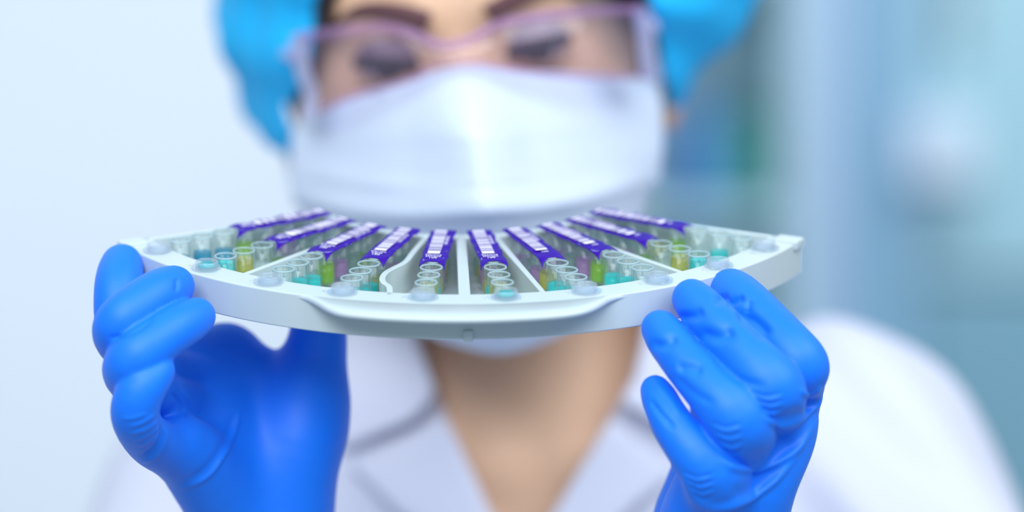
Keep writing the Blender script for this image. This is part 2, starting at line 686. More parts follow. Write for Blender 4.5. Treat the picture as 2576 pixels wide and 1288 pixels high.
for k in (-3, 1, 3):
    tray_part('divider', *radial_bar(k, R_IN, R_RIM + 0.001, 0.0013, 0.0010, -0.0112, 0.0), bw=0.0004)
tray_part('divider', *radial_bar(0, R_IN, R_RIM + 0.001, 0.0019, 0.0021, -0.0112, 0.0), bw=0.0004)
for k in (-5.08, 5.08):
    tray_part('end_wall', *radial_bar(k, R_IN, R_OUT - 0.0005, 0.0011, 0.0011, -WALL_H, 0.0), bw=0.0004)
# the wavy divider left of the centre
cen = smooth_path([(-0.0128, -0.0575, 0), (-0.0172, -0.074, 0), (-0.0203, -0.087, 0), (-0.0243, -0.0942, 0), (-0.0272, -0.1, 0), (-0.0284, -0.1065, 0),
                   (-0.0279, -0.1118, 0), (-0.0260, -0.117, 0), (-0.0258, -0.127, 0)], 6)
lft, rgt = [], []
for i, p in enumerate(cen):
    t = cen[min(i + 1, len(cen) - 1)] - cen[max(i - 1, 0)]
    t /= np.linalg.norm(t)
    nrm = np.array([-t[1], t[0], 0]) * 0.0011
    lft.append((p + nrm)[:2])
    rgt.append((p - nrm)[:2])
v, f = [], []
n = len(lft)
for z in (-0.0112, 0.0):
    v += [(a[0], a[1], z) for a in lft] + [(a[0], a[1], z) for a in rgt]
for i in range(n - 1):
    f += [(i, i + 1, n + i + 1, n + i), (2 * n + i, 2 * n + i + 1, 3 * n + i + 1, 3 * n + i), (i, i + 1, 2 * n + i + 1, 2 * n + i), (n + i, n + i + 1, 3 * n + i + 1, 3 * n + i)]
f += [(0, n, 3 * n, 2 * n), (n - 1, 2 * n - 1, 4 * n - 1, 3 * n - 1)]
tray_part('wavy_divider', v, f, bw=0.0003)
# the lip that bulges out of the front rim: (angle / DL, radius)
lip_pts = [(-2.15, 0.1378), (-1.92, 0.1384), (-1.78, 0.1405), (-1.64, 0.1440), (-1.48, 0.1485), (-1.30, 0.1515), (-1.0, 0.1526), (-0.5, 0.1530), (0, 0.1531),
           (0.5, 0.1528), (0.95, 0.1522), (1.2, 0.1508), (1.38, 0.1480), (1.54, 0.1440), (1.68, 0.1404), (1.85, 0.1384), (2.1, 0.1378)]
lp = smooth_path([(a, r, 0) for a, r in lip_pts], 5)
prof = [(0.0, 0.0), (-0.0006, 0.0), (-0.0002, -0.0004), (0.0, -0.0011), (-0.0002, -0.0018), (-0.0008, -0.0022), (-0.002, -0.0024)]
v, f = [], []
ring = []
for a, r, _ in lp:
    th = a * DL
    row = [(R_OUT - 0.004, -0.00005)]
    row += [(r - 0.0012, -0.00003), (r - 0.0005, -0.0003), (r, -0.0011), (r - 0.0003, -0.0019), (r - 0.001, -0.0024), (r - 0.003, -0.0026)]
    row += [(R_OUT - 0.004, -0.0026)]
    for rr, z in row:
        rr = max(rr, R_OUT - 0.0045)
        v.append((rr * math.sin(th), -rr * math.cos(th), z))
m = 8
for i in range(len(lp) - 1):
    for k in range(m):
        l = (k + 1) % m
        f.append((i * m + k, i * m + l, (i + 1) * m + l, (i + 1) * m + k))
f += [tuple(range(m)), tuple((len(lp) - 1) * m + k for k in range(m))]
tray_part('front_lip', v, f, smooth=True)
# small latch tab under the centre, corner blocks, floor block, dimples
tray_part('latch_tab', *radial_bar(0.035, R_OUT - 0.0005, R_OUT + 0.0011, 0.0017, 0.0017, -WALL_H - 0.0006, -0.0092), bw=0.0003)
tray_part('corner_block', *radial_bar(4.98, 0.1295, R_OUT + 0.0012, 0.0032, 0.0036, -0.0025, 0.0011), bw=0.0008)
tray_part('corner_block', *radial_bar(-4.98, 0.1295, R_OUT + 0.0012, 0.0032, 0.0036, -0.0025, 0.0011), bw=0.0008)
tray_part('floor_block', *radial_bar(-0.16, 0.118, 0.124, 0.0025, 0.0022, -0.0112, -0.006), m=M_tray_grey, bw=0.0003)


def text_mesh(body, size, extrude=0.0, align='CENTER', spacing=1.0):
    c = bpy.data.curves.new('lettering', 'FONT')
    c.body = body
    c.size = size
    c.extrude = extrude
    c.align_x = align
    c.align_y = 'CENTER'
    c.resolution_u = 2
    c.space_line = spacing
    o = bpy.data.objects.new('lettering', c)
    COL.objects.link(o)
    dg = bpy.context.evaluated_depsgraph_get()
    me = bpy.data.meshes.new_from_object(o.evaluated_get(dg))
    bpy.data.objects.remove(o)
    bpy.data.curves.remove(c)
    return me


for k in range(1, 11):
    me = text_mesh(str(k), 0.0042, 0.00015)
    me.materials.append(M_tray)
    o = bpy.data.objects.new('embossed_number', me)
    COL.objects.link(o)
    o.parent = tray
    th = (k - 5.5 - 0.23) * DL
    o.matrix_local = Matrix.Rotation(th, 4, 'Z') @ Matrix.Translation((0, -0.1315, 0.00012))

# ------------------------------------------------------------------ the reagent strips
TOP = 0.0030
BASE = -0.0108
R_T, R_I = 0.0040, 0.0034
TH = TOP - BASE
Y0 = 0.100            # the strip's own origin lies at this radius


def tube_mesh():
    pr_out = [(0.0, 0.0), (R_T * 0.6, 0.0), (R_T * 0.9, 0.0004), (R_T, 0.0015), (R_T, TH - 0.0005)]
    pr_in = [(R_I, TH - 0.0005), (R_I, 0.0022), (R_I * 0.8, 0.0012), (0.0, 0.0009)]
    v, f = lathe(pr_out + pr_in, 36, close=False)
    return v, f


def rim_mesh():
    c = TH - 0.0005
    pr = [(R_T + 0.00008, TH - 0.0006), (R_T + 0.00008, TH - 0.0002), (R_T - 0.0001, TH), (R_I + 0.0001, TH), (R_I - 0.00005, TH - 0.0002), (R_I, TH - 0.0006)]
    return lathe(pr, 36, close=True)


def liquid_mesh(h):
    pr = [(0.0, 0.0011), (R_I * 0.78, 0.0014), (R_I - 0.0001, 0.0024), (R_I - 0.0001, h), (R_I - 0.0007, h - 0.0002), (0.0, h - 0.0003)]
    return lathe(pr, 28, close=False)


def raw_mesh(name, vf, m):
    me = bpy.data.meshes.new(name)
    me.from_pydata([tuple(p) for p in vf[0]], [], [tuple(q) for q in vf[1]])
    me.polygons.foreach_set('use_smooth', np.ones(len(me.polygons), bool))
    me.materials.append(m)
    me.update()
    return me


ME_TUBE = raw_mesh('tube', tube_mesh(), M_tube)
ME_RIM = raw_mesh('tube_rim', rim_mesh(), M_rim)
ME_LIQ = {}


def liq_mesh(c, fr):
    key = (c, round(fr, 2))
    if key not in ME_LIQ:
        ME_LIQ[key] = raw_mesh('liquid', liquid_mesh(0.0024 + fr * (TH - 0.0035)), LIQ[c])
    return ME_LIQ[key]


def child(name, me, parent, loc=(0, 0, 0)):
    o = bpy.data.objects.new(name, me)
    COL.objects.link(o)
    o.parent = parent
    o.location = loc
    return o


# contents of the four open tubes (inner to outer) and the four sealed wells (outer to inner)
FILL = {1: ['b.42', 'b.50', 'b.45', None], 2: ['g.12', 'y.80', 'c.86', 'c.55'], 3: ['c.34', 'c.46', 'c.40', None], 4: ['c.33', 'c.42', 'c.50', None],
        5: ['c.33', 'y.70', 'w.20', None], 6: ['c.35', 'y.70', 'w.20', 'c.20'], 7: ['c.34', 'c.44', 'c.50', None], 8: ['c.36', 'c.45', 'w.08', None],
        9: ['g.15', 'y.80', 'c.88', None], 10: ['w.2', 'c.44', 'w.1', None]}
SEALED = {1: ['g.55', 'w.4', 'p.3', 'w.3'], 2: ['g.35', 'p.3', 'w.4', 'w.3'], 3: ['g.62', 'p.45', 'w.4', 'g.2'], 4: ['y.35', 'w.3', 'p.3', 'w.3'], 5: ['y.4', 'p.45', 'y.3', 'w.3'],
          6: ['y.4', 'p.45', 'y.3', 'w.3'], 7: ['y.5', 'p.4', 'w.4', 'p.3'], 8: ['g.60', 'p.5', 'w.4', 'p.3'], 9: ['g.4', 'p.4', 'w.3', 'p.3'], 10: ['g.55', 'y.3', 'w.4', 'w.3']}
TEXTS = {1: 'Cardio\nLipin\n100', 2: 'Cardio\nLipin\n100', 3: 'Cardio\nLipin\n100', 4: 'Cardio\nLipin\n100', 5: 'Notice\nDirect\n100', 6: 'Notice\nDirect\n100',
         7: '100', 8: '100', 9: '100', 10: '100'}
LABELS = {
    1: 'tube strip with purple barcode foil at the far left end, teal liquid in its tubes',
    2: 'tube strip with purple barcode foil, second from the left, cyan-filled outer tubes',
    3: 'tube strip with purple barcode foil just right of the left straight divider, green well',
    4: 'tube strip with purple barcode foil just left of the wavy divider',
    5: 'tube strip with purple barcode foil between the wavy divider and the centre divider',
    6: 'tube strip with purple barcode foil just right of the centre divider',
    7: 'tube strip with purple barcode foil, fourth from the right, cyan drops in its tubes',
    8: 'tube strip with purple barcode foil, third from the right, green well beside it',
    9: 'tube strip with purple barcode foil, second from the right, yellow and cyan tubes',
    10: 'tube strip with purple barcode foil at the far right end along the end wall',
}


def foil(k):
    rnd = random.Random(40 + k)
    n, m = 44, 10
    r0, r1, hw = 0.0600, 0.0985, 0.0046
    ph = [rnd.uniform(0, 6.28) for _ in range(6)]
    v, f = [], []
    for layer in (0, 1):
        for i in range(n + 1):
            s = i / n
            for j in range(m + 1):
                t = -1 + 2 * j / m
                r = r0 + (r1 - r0) * s
                wl = hw * (1 + 0.035 * math.sin(s * 27 + ph[0]) + 0.03 * math.sin(s * 17 + ph[1]))
                wr = hw * (1 + 0.035 * math.sin(s * 24 + ph[2]) + 0.03 * math.sin(s * 15 + ph[3]))
                x = t * (wl if t < 0 else wr)
                e = max(0, (s - 0.9) / 0.1)
                r += e * (abs(t) ** 2 * 0.0030 - 0.0002)
                z = TOP + 0.00025
                z += 0.00020 * math.sin(s * 26 + ph[4] + t) * (0.4 + 0.6 * abs(t)) + 0.00010 * math.sin(s * 61 + 3 * t + ph[5])
                z -= abs(t) ** 4 * 0.0002
                z -= e * e * abs(t) ** 3 * (0.0022 if t * (k - 5.5) < 0 else 0.0012)
                z -= 0.00018 * layer
                v.append((x, -r + Y0, z - BASE))
    N = (n + 1) * (m + 1)
    for i in range(n):
        for j in range(m):
            a = i * (m + 1) + j
            b = a + m + 1
            f.append((a, b, b + 1, a + 1))
            f.append((N + a, N + a + 1, N + b + 1, N + b))
    for i in range(n):
        for j in (0, m):
            a = i * (m + 1) + j
            b = a + m + 1
            q = (a, N + a, N + b, b)
            f.append(q if j == 0 else q[::-1])
    for j in range(m):
        for i in (0, n):
            a = i * (m + 1) + j
            q = (a, a + 1, N + a + 1, N + a)
            f.append(q if i == 0 else q[::-1])
    return v, f


def barcode(k):
    """white panel with dark bars, one flat print"""
    rnd = random.Random(7 + k)
    v, f, fm = [], [], []
    x0, x1 = -0.0028, 0.0016
    r0, r1 = 0.0612, 0.0902

    def quad(a, b, ra, rb, z, mi):
        n = 6
        base = len(v)
        for i in range(n + 1):
            r = ra + (rb - ra) * i / n
            v.append((a, -r + Y0, z - BASE))
            v.append((b, -r + Y0, z - BASE))
        for i in range(n):
            q = base + 2 * i
            f.append((q, q + 2, q + 3, q + 1))
            fm.append(mi)
    quad(x0, x1, r0, r1, TOP + 0.00062, 0)
    r = r0 + 0.0018
    while r < r1 - 0.0026:
        w = rnd.choice([0.0004, 0.0005, 0.0007, 0.0010])
        quad(x0 + 0.0001, x1 - 0.0001, r, r + w, TOP + 0.00066, 1)
        r += w + rnd.choice([0.0006, 0.0008, 0.0012, 0.0017])
    return v, f, fm


for k in range(1, 11):
    th = (k - 5.5) * DL
    s = bpy.data.objects.new('tube_strip', None)
    COL.objects.link(s)
    s.empty_display_size = 0.01
    s.matrix_world = TM @ Matrix.Rotation(th, 4, 'Z') @ Matrix.Translation((0, -Y0, BASE))
    tag(s, LABELS[k], 'tube strip', 'strips of tubes in the tray')
    for j in range(-4, 3):
        r = 0.104 + 0.009 * j
        t = child('tube', ME_TUBE, s, (0, Y0 - r, 0))
        child('rim', ME_RIM, t)
        spec = FILL[k][j] if j >= 0 else SEALED[k][-j - 1]
        if spec:
            child('liquid', liq_mesh(spec[0], float(spec[1:])), t)
    # outermost well: a low ring on a flat tab that rests on the rim
    rr = 0.1312
    zt = -BASE + 0.0003
    tb = []
    for i in range(40):
        a = 2 * math.pi * i / 40
        tb.append((0.0049 * math.cos(a) * (1.12 if math.sin(a) < 0 else 1.0), Y0 - rr + (0.0049 if math.sin(a) > 0 else 0.0056) * math.sin(a)))
    v, f = poly_prism(tb, zt, zt + 0.0007)
    tab = mesh_obj('handle_tab', v, f, M_web, s, smooth=False)
    bevel(tab, 0.0002, 2)
    v, f = lathe([(0.0040, zt), (0.0041, zt + 0.0022), (0.0039, zt + 0.0026), (0.0035, zt + 0.0026), (0.0033, zt + 0.0022), (0.0032, zt + 0.0004)], 36, (0, Y0 - rr, 0))
    rg = mesh_obj('low_ring', v, f, M_web, s)
    if FILL[k][3]:
        v, f = lathe([(0, zt + 0.0008), (0.0032, zt + 0.0008), (0.0032, zt + 0.0014), (0, zt + 0.0014)], 28, (0, Y0 - rr, 0), close=False)
        q = mesh_obj('liquid', v, f, LIQ[FILL[k][3][0]], rg)
    # the thin web that joins the tubes
    v, f = poly_prism([(-0.0006, Y0 - 0.066), (-0.0006, Y0 - 0.128), (0.0006, Y0 - 0.128), (0.0006, Y0 - 0.066)], 0.0050, 0.0105)
    mesh_obj('joining_web', v, f, M_tube, s, smooth=False)
    v, f = foil(k)
    lb = mesh_obj('foil_label', v, f, M_foil, s)
    v, f, fm = barcode(k)
    mesh_obj('barcode', v, f, None, lb, smooth=False, mats=[M_white_print, M_dark_print], fmat=fm)
    me = text_mesh(TEXTS[k], 0.0021 if k < 7 else 0.0019, 0.00003, spacing=0.85)
    me.materials.append(M_white_print)
    o = child('lettering', me, lb, (-0.0004, Y0 - 0.0937 if k < 7 else Y0 - 0.0925, TOP + 0.00062 - BASE))
    me = text_mesh('005 0076 0035', 0.0017, 0.00002)
    me.materials.append(M_white_print)
    o = child('code_number', me, lb, (0.0025, Y0 - 0.0735, TOP + 0.00055 - BASE))
    o.rotation_euler = (0, 0, -math.pi / 2)

# ------------------------------------------------------------------ the person
person = thing('person', 'person in white lab coat, blue cap, face mask and blue gloves holding the tray', 'person', (0.006, 1.66, 0.0))


def rotm(ax, ang):
    return np.array(Matrix.Rotation(ang, 3, ax))


HM = rotm('Y', math.radians(-6.8)) @ rotm('X', math.radians(10))
HO = W(1163, 128, 1.515) - HM @ np.array([0, -0.080, 0])


def to_head(P):
    return (P - HO.astype(np.float32)) @ HM.astype(np.float32)


def head_w(x, y, z):
    return HO + HM @ (np.array([x, y, z]) / 1000.0)


def head_sdf(P):
    q = to_head(P) * 1000.0
    d = ellipsoid(q, (0, 12, 35), (73, 94, 84))
    d = smin(d, ellipsoid(q, (0, -26, -22), (63, 60, 84)), 25)
    d = smin(d, ellipsoid(q, (0, -36, -70), (50, 46, 42)), 20)
    d = smin(d, capsule(q, (0, -70, -98), (0, -74, -96), 18, 18), 18)
    for s in (-1, 1):
        d = smin(d, capsule(q, (s * 46, -50, -28), (s * 55, -30, -24), 22, 20), 16)
        d = smin(d, capsule(q, (s * 14, -82, 17), (s * 42, -70, 18), 10, 9), 12)
        d = smax(d, -(ellipsoid(q, (s * 31, -96, -1), (17, 18, 11))), 8)
        eo = 0 if s > 0 else 8
        ear = ellipsoid(q, (s * (82 - eo), 10, -20), (9, 17, 31))
        ear = smin(ear, ellipsoid(q, (s * (85 - eo), 4, -44), (7, 9, 13)), 6)
        ear = smax(ear, -ellipsoid(q, (s * (91 - eo), 2, -18), (6, 8, 16)), 4)
        d = smin(d, ear, 6)
    d = smin(d, capsule(q, (0, -80, 2), (0, -103, -42), 8, 11), 9)
    for s in (-1, 1):
        d = smin(d, capsule(q, (s * 10, -93, -44), (s * 9, -91, -45), 8, 8), 6)
    d = smin(d, ellipsoid(q, (0, -84, -68), (22, 9, 5)), 5)
    d = smin(d, ellipsoid(q, (0, -83, -77), (19, 9, 6)), 4)
    return d / 1000.0


Z = lambda z: CZ + z
SH_R = (0.152, 1.645, Z(-0.100))
SH_L = (-0.118, 1.645, Z(-0.118))
EL_R = (0.215, 1.46, Z(-0.290))
EL_L = (-0.215, 1.47, Z(-0.300))
WR_R = W(1800, 1400, 1.315)
WR_L = W(650, 1420, 1.345)
BX = 0.012


def torso_sdf(P):
    d = ellipsoid(P, (BX, 1.650, Z(-0.215)), (0.150, 0.098, 0.175))
    d = smin(d, capsule(P, SH_L, SH_R, 0.046, 0.046), 0.05)
    d = smin(d, capsule(P, (BX, 1.64, Z(-0.068)), (SH_R[0] - 0.02, 1.65, Z(-0.104)), 0.045, 0.040), 0.03)
    d = smin(d, capsule(P, (BX, 1.64, Z(-0.070)), (SH_L[0] + 0.02, 1.65, Z(-0.120)), 0.045, 0.040), 0.03)
    for s in (-1, 1):
        d = smin(d, ellipsoid(P, (BX + s * 0.07, 1.585, Z(-0.265)), (0.06, 0.055, 0.06)), 0.04)
    d = smin(d, ellipsoid(P, (BX, 1.655, Z(-0.44)), (0.122, 0.086, 0.19)), 0.06)
    d = smin(d, ellipsoid(P, (BX, 1.665, Z(-0.62)), (0.165, 0.11, 0.14)), 0.06)
    return d


def arms_sdf(P, g=0.0):
    d = chain(P, [(SH_R, 0.045 + g), (EL_R, 0.036 + g), (WR_R, 0.025 + g * 0.5)], 0.02)
    return np.minimum(d, chain(P, [(SH_L, 0.045 + g), (EL_L, 0.036 + g), (WR_L, 0.025 + g * 0.5)], 0.02))


NECK_A = head_w(0, 18, -50)
NECK_B = np.array([BX, 1.632, Z(-0.085)])


def body_sdf(P):
    d = head_sdf(P)
    neck = capsule(P, NECK_A, NECK_B, 0.050, 0.055)
    d = smin(d, neck, 0.018)
    d = smin(d, torso_sdf(P), 0.05)
    # collar bones and the tendons of the neck
    for s in (-1, 1):
        d = smin(d, capsule(P, (BX + s * 0.016, 1.572, Z(-0.094)), (BX + s * 0.11, 1.60, Z(-0.075)), 0.008, 0.007), 0.012)
        d = smin(d, capsule(P, (BX + s * 0.014, 1.575, Z(-0.088)), (-0.003 + s * 0.036, 1.62, Z(0.01)), 0.008, 0.010), 0.014)
    d = smin(d, arms_sdf(P), 0.03)
    for s in (-1, 1):
        leg = chain(P, [((BX + s * 0.085, 1.665, Z(-0.66)), 0.082), ((BX + s * 0.08, 1.66, Z(-1.0)), 0.053), ((BX + s * 0.08, 1.68, Z(-1.37)), 0.036),
                        ((BX + s * 0.085, 1.60, Z(-1.40)), 0.034)], 0.02)
        d = smin(d, leg, 0.03)
    return d


V, Q = surface_net(body_sdf, (-0.30, 1.29, 0.002), (0.30, 1.80, CZ + 0.26), 0.0042)
V = relax(V, Q, 1, 0.4)
body = fast_mesh('body', V, Q, M_skin, person)

# eyes, lids, lashes, brows
for s in (-1, 1):
    c = head_w(s * 31, -76, -1)
    v, f = lathe([(0.0, -0.0118), (0.005, -0.0107), (0.0085, -0.0082), (0.0112, -0.0036), (0.0118, 0.0), (0.0112, 0.0036), (0.0085, 0.0082), (0.005, 0.0107), (0, 0.0118)], 24, close=False)
    e = mesh_obj('eye', [np.array(p) + c for p in v], f, M_eye)
    adopt(e, person)

    def patch(name, a0, a1, e0, e1, r, m, th=0.0012, nu=16, nv=8):
        """patch of a sphere around the eye: a = azimuth from straight ahead, e = elevation (degrees)"""
        vv, ff = [], []
        for L in (0, 1):
            for i in range(nv + 1):
                for j in range(nu + 1):
                    az = math.radians(a0 + (a1 - a0) * j / nu)
                    u = (j / nu - 0.5) * 2
                    lo_, hi_ = e0(u), e1(u)
                    el = math.radians(lo_ + (hi_ - lo_) * i / nv)
                    rr = r - th * L
                    q = np.array([rr * math.cos(el) * math.sin(az), -rr * math.cos(el) * math.cos(az), rr * math.sin(el)])
                    vv.append(c + HM @ q)
        n1 = (nu + 1) * (nv + 1)
        for i in range(nv):
            for j in range(nu):
                a = i * (nu + 1) + j
                b = a + nu + 1
                ff.append((a, a + 1, b + 1, b))
                ff.append((n1 + a, n1 + b, n1 + b + 1, n1 + a + 1))
        o = mesh_obj(name, vv, ff, m)
        adopt(o, person)
        return o
    o = patch('iris', -32, 32, lambda u: -10 - 30 * math.sqrt(max(0, 1 - u * u)), lambda u: -10 + 30 * math.sqrt(max(0, 1 - u * u)), 0.0121, M_iris)
    o = patch('eyelid', -75, 75, lambda u: -4 + 8 * (1 - u * u), lambda u: 50 - 12 * u * u, 0.0134, M_lid)
    o = patch('eyelashes', -80, 80, lambda u: -14 + 8 * (1 - u * u) + 10 * u * s, lambda u: 2 + 12 * (1 - u * u) + 12 * u * s, 0.0150, M_lash, 0.0016)
    o = patch('lower_lid', -75, 75, lambda u: -62 + 14 * u * u, lambda u: -30 + 22 * u * u, 0.0132, M_skin)
    pts = smooth_path([head_w(s * 12, -91, 15), head_w(s * 24, -90, 20), head_w(s * 38, -83, 22), head_w(s * 50, -74, 17)], 5)
    v, f = tube_path(pts, [0.0045 - 0.003 * (i / (len(pts) - 1)) ** 2 for i in range(len(pts))], 8)
    adopt(mesh_obj('eyebrow', v, f, M_brow), person)


def pxpoly(pts, d):
    return [((x - 1288.0) / F * d, CZ + (644.0 - y) / F * d) for x, y in pts]


def noise3(P, s, seed=0):
    r = np.random.RandomState(seed)
    o = np.zeros(len(P), np.float32)
    for i in range(5):
        k = r.normal(size=3) * s * (1 + 0.4 * i)
        o += np.sin(P @ k.astype(np.float32) + r.uniform(0, 6.28)).astype(np.float32) / (1 + 0.5 * i)
    return o / 2.6


# bouffant cap
OPEN = pxpoly([(1220, -170), (960, -150), (860, -110), (826, -60), (808, 0), (794, 80), (784, 160), (772, 250), (760, 330), (800, 900), (1600, 900), (1672, 330), (1672, 215), (1662, 140), (1640, 30), (1618, -60), (1580, -110), (1480, -150)], 1.53)
HAIRLINE = pxpoly([(1220, -135), (980, -120), (880, -90), (850, -40), (834, 0), (818, 80), (802, 160), (790, 330), (850, 900), (1560, 900), (1655, 330), (1655, 215), (1642, 130), (1622, 30), (1600, -40), (1560, -90), (1460, -120)], 1.53)
CAP_C = np.array([19.0, 28, 26])


def cap_sdf(P):
    q = to_head(P) * 1000.0
    w = q - CAP_C.astype(np.float32)
    ang = np.arctan2(w[:, 2], w[:, 0])
    q2 = q.copy()
    q2[:, 2] -= 16.0 * np.clip(w[:, 0] / 80, -1.0, 1) * np.clip((30 - w[:, 2]) / 40, 0, 1)
    up = np.clip(w[:, 2], 0, None)
    q2[:, 2] -= 0.18 * up
    q2[:, 1] += 0.20 * np.clip(up - 20, 0, 40)
    d = ellipsoid(q2, CAP_C, (125, 126, 104))
    d = d + 2.2 * np.sin(ang * 17 + w[:, 1] * 0.03) * np.clip((70 - w[:, 1]) / 60, 0, 1) + 4.0 * noise3(q, 0.045, 3)
    d = d / 1000.0
    d = smax(d, -(head_sdf(P) - 0.003), 0.002)
    op = poly2d(P[:, 0] * 1.53 / P[:, 1], (P[:, 2] - CZ) * 1.53 / P[:, 1] + CZ, OPEN)
    front = np.maximum(op, P[:, 1] - (HO[1] + 0.03))
    d = smax(d, -front, 0.006)
    return d


V, Q = surface_net(cap_sdf, HO + np.array([-0.15, -0.14, -0.13]), HO + np.array([0.16, 0.17, 0.17]), 0.003)
V = relax(V, Q, 1, 0.4)
cap = fast_mesh('bouffant_cap', V, Q, M_cap, person)
cap['label'] = 'bright blue bouffant cap'


def hair_sdf(P):
    d = np.maximum(head_sdf(P) - 0.006, -(head_sdf(P) + 0.002))
    op = poly2d(P[:, 0] * 1.53 / P[:, 1], (P[:, 2] - CZ) * 1.53 / P[:, 1] + CZ, HAIRLINE)
    front = np.maximum(op, P[:, 1] - (HO[1] + 0.02))
    d = np.maximum(d, -front)
    q = to_head(P) * 1000
    return np.maximum(d, (-(q[:, 2] + 6)) / 1000.0)


V, Q = surface_net(hair_sdf, HO + np.array([-0.11, -0.13, -0.05]), HO + np.array([0.11, 0.13, 0.14]), 0.0026)
hair = fast_mesh('hair', V, Q, M_hair, person)

# ------------------------------------------------------------------ face mask
rows = [
    ([(737, 318), (850, 255), (1000, 208), (1160, 166), (1330, 178), (1500, 187), (1657, 200)], [1.552, 1.520, 1.492, 1.474, 1.492, 1.520, 1.556]),
    ([(732, 360), (860, 335), (1010, 318), (1180, 310), (1345, 300), (1512, 292), (1668, 285)], [1.545, 1.508, 1.472, 1.442, 1.470, 1.507, 1.550]),
    ([(732, 440), (860, 450), (1015, 452), (1200, 446), (1362, 432), (1522, 408), (1668, 382)], [1.540, 1.500, 1.462, 1.436, 1.460, 1.499, 1.546]),
    ([(738, 500), (868, 532), (1022, 545), (1212, 535), (1382, 522), (1534, 488), (1652, 452)], [1.540, 1.496, 1.460, 1.438, 1.458, 1.495, 1.545]),
    ([(768, 545), (890, 595), (1042, 630), (1222, 635), (1392, 615), (1532, 562), (1630, 500)], [1.543, 1.505, 1.473, 1.455, 1.471, 1.503, 1.548]),
    ([(880, 690), (960, 735), (1092, 775), (1240, 792), (1392, 770), (1500, 720), (1580, 650)], [1.540, 1.510, 1.482, 1.466, 1.480, 1.508, 1.545]),
    ([(1010, 800), (1080, 842), (1152, 870), (1250, 890), (1340, 873), (1420, 837), (1485, 790)], [1.530, 1.515, 1.498, 1.486, 1.497, 1.513, 1.535]),
]
NV, NU = 56, 64


def interp_keys(keys, n):
    """Catmull-Rom through keys (k, ...) -> n+1 samples"""
    K = np.asarray(keys, float)
    K = np.concatenate([[2 * K[0] - K[1]], K, [2 * K[-1] - K[-2]]])
    out = []
    m = len(K) - 3
    for i in range(n + 1):
        x = i / n * m
        a = min(int(x), m - 1)
        t = x - a
        p0, p1, p2, p3 = K[a], K[a + 1], K[a + 2], K[a + 3]
        out.append(0.5 * (2 * p1 + (p2 - p0) * t + (2 * p0 - 5 * p1 + 4 * p2 - p3) * t * t + (3 * p1 - p0 - 3 * p2 + p3) * t ** 3))
    return np.array(out)


K = np.array([interp_keys([(x, y, d) for (x, y), d in zip(a, b)], NU) for a, b in rows])      # rows x NU+1 x 3
G = np.stack([interp_keys(K[:, j], NV) for j in range(NU + 1)], 1)                            # NV+1 x NU+1 x 3
for i in range(NV + 1):
    vv = i / NV * 6
    for pc, amp in ((1.25, 0.0010), (2.15, 0.0012), (3.05, 0.0050), (4.3, 0.003)):
        t = vv - pc
        if -0.9 < t < 0:
            G[i, :, 2] -= amp * (1 + t / 0.9) * np.clip(1.2 - np.abs(np.linspace(-1, 1, NU + 1)) ** 4, 0, 1)
        elif 0 <= t < 0.12:
            G[i, :, 2] -= amp * (1 - t / 0.12) * np.clip(1.2 - np.abs(np.linspace(-1, 1, NU + 1)) ** 4, 0, 1)
UU = np.linspace(-1, 1, NU + 1)
for i in range(NV + 1):
    e = math.sin(math.pi * min(1.0, i / NV / 0.9)) ** 0.7
    G[i, :, 2] -= 0.0045 * e * np.exp(-np.abs(UU - 0.02) / 0.10)
    # soft slanting folds either side of the ridge
    G[i, :, 2] -= 0.0022 * np.exp(-((UU - 0.12 - 0.75 * (i / NV - 0.22) * 1.6) / 0.10) ** 2) * (0.2 < i / NV < 0.55)
    G[i, :, 2] -= 0.0020 * np.exp(-((i / NV - 0.40 - 0.10 * UU) / 0.035) ** 2) * np.clip(-UU * 2.5, 0, 1) * np.clip((1 + UU) * 4, 0, 1)
PV = np.array([W(*p) for p in G.reshape(-1, 3)])
for _ in range(12):
    dd = head_sdf(PV.astype(np.float32))
    PV[:, 1] -= np.clip(0.004 - dd, 0, 0.01)
nrm = np.zeros_like(PV)
nrm[:, 1] = 0.0012
MV = np.concatenate([PV, PV + nrm])
NN = len(PV)
MF = []
for i in range(NV):
    for j in range(NU):
        a = i * (NU + 1) + j
        b = a + NU + 1
        MF.append((a, b, b + 1, a + 1))
        MF.append((NN + a, NN + a + 1, NN + b + 1, NN + b))
edge = [j for j in range(NU + 1)] + [i * (NU + 1) + NU for i in range(1, NV + 1)] + [NV * (NU + 1) + j for j in range(NU - 1, -1, -1)] + [i * (NU + 1) for i in range(NV - 1, 0, -1)]
for a, b in zip(edge, edge[1:] + edge[:1]):
    MF.append((a, b, NN + b, NN + a))
mask = adopt(mesh_obj('face_mask', MV, MF, M_mask), person)
mask['label'] = 'white pleated surgical face mask'
# nose wire ridge and ear loops
pts = [np.array(PV[j]) + np.array([0, -0.0016, -0.004]) for j in range(18, 48, 2)]
v, f = tube_path(pts, 0.0016, 8)
nw = adopt(mesh_obj('nose_wire', v, f, M_mask), person)
nw.parent = mask
nw.matrix_parent_inverse = Matrix.Identity(4)
for s, a, b in ((-1, 0, (NV // 2 + 2) * (NU + 1)), (1, NU, (NV // 2) * (NU + 1) + NU)):
    e = head_w(s * 84, 22, -10)
    p = smooth_path([PV[a], head_w(s * 80, -25, -8), e + np.array([0, 0, 0.012]), head_w(s * 84, 28, -30), head_w(s * 80, -15, -55), PV[b]], 6)
    v, f = tube_path(p, 0.0015, 8)
    lo = adopt(mesh_obj('ear_loop', v, f, M_mask), person)
    lo.parent = mask
    lo.matrix_parent_inverse = Matrix.Identity(4)

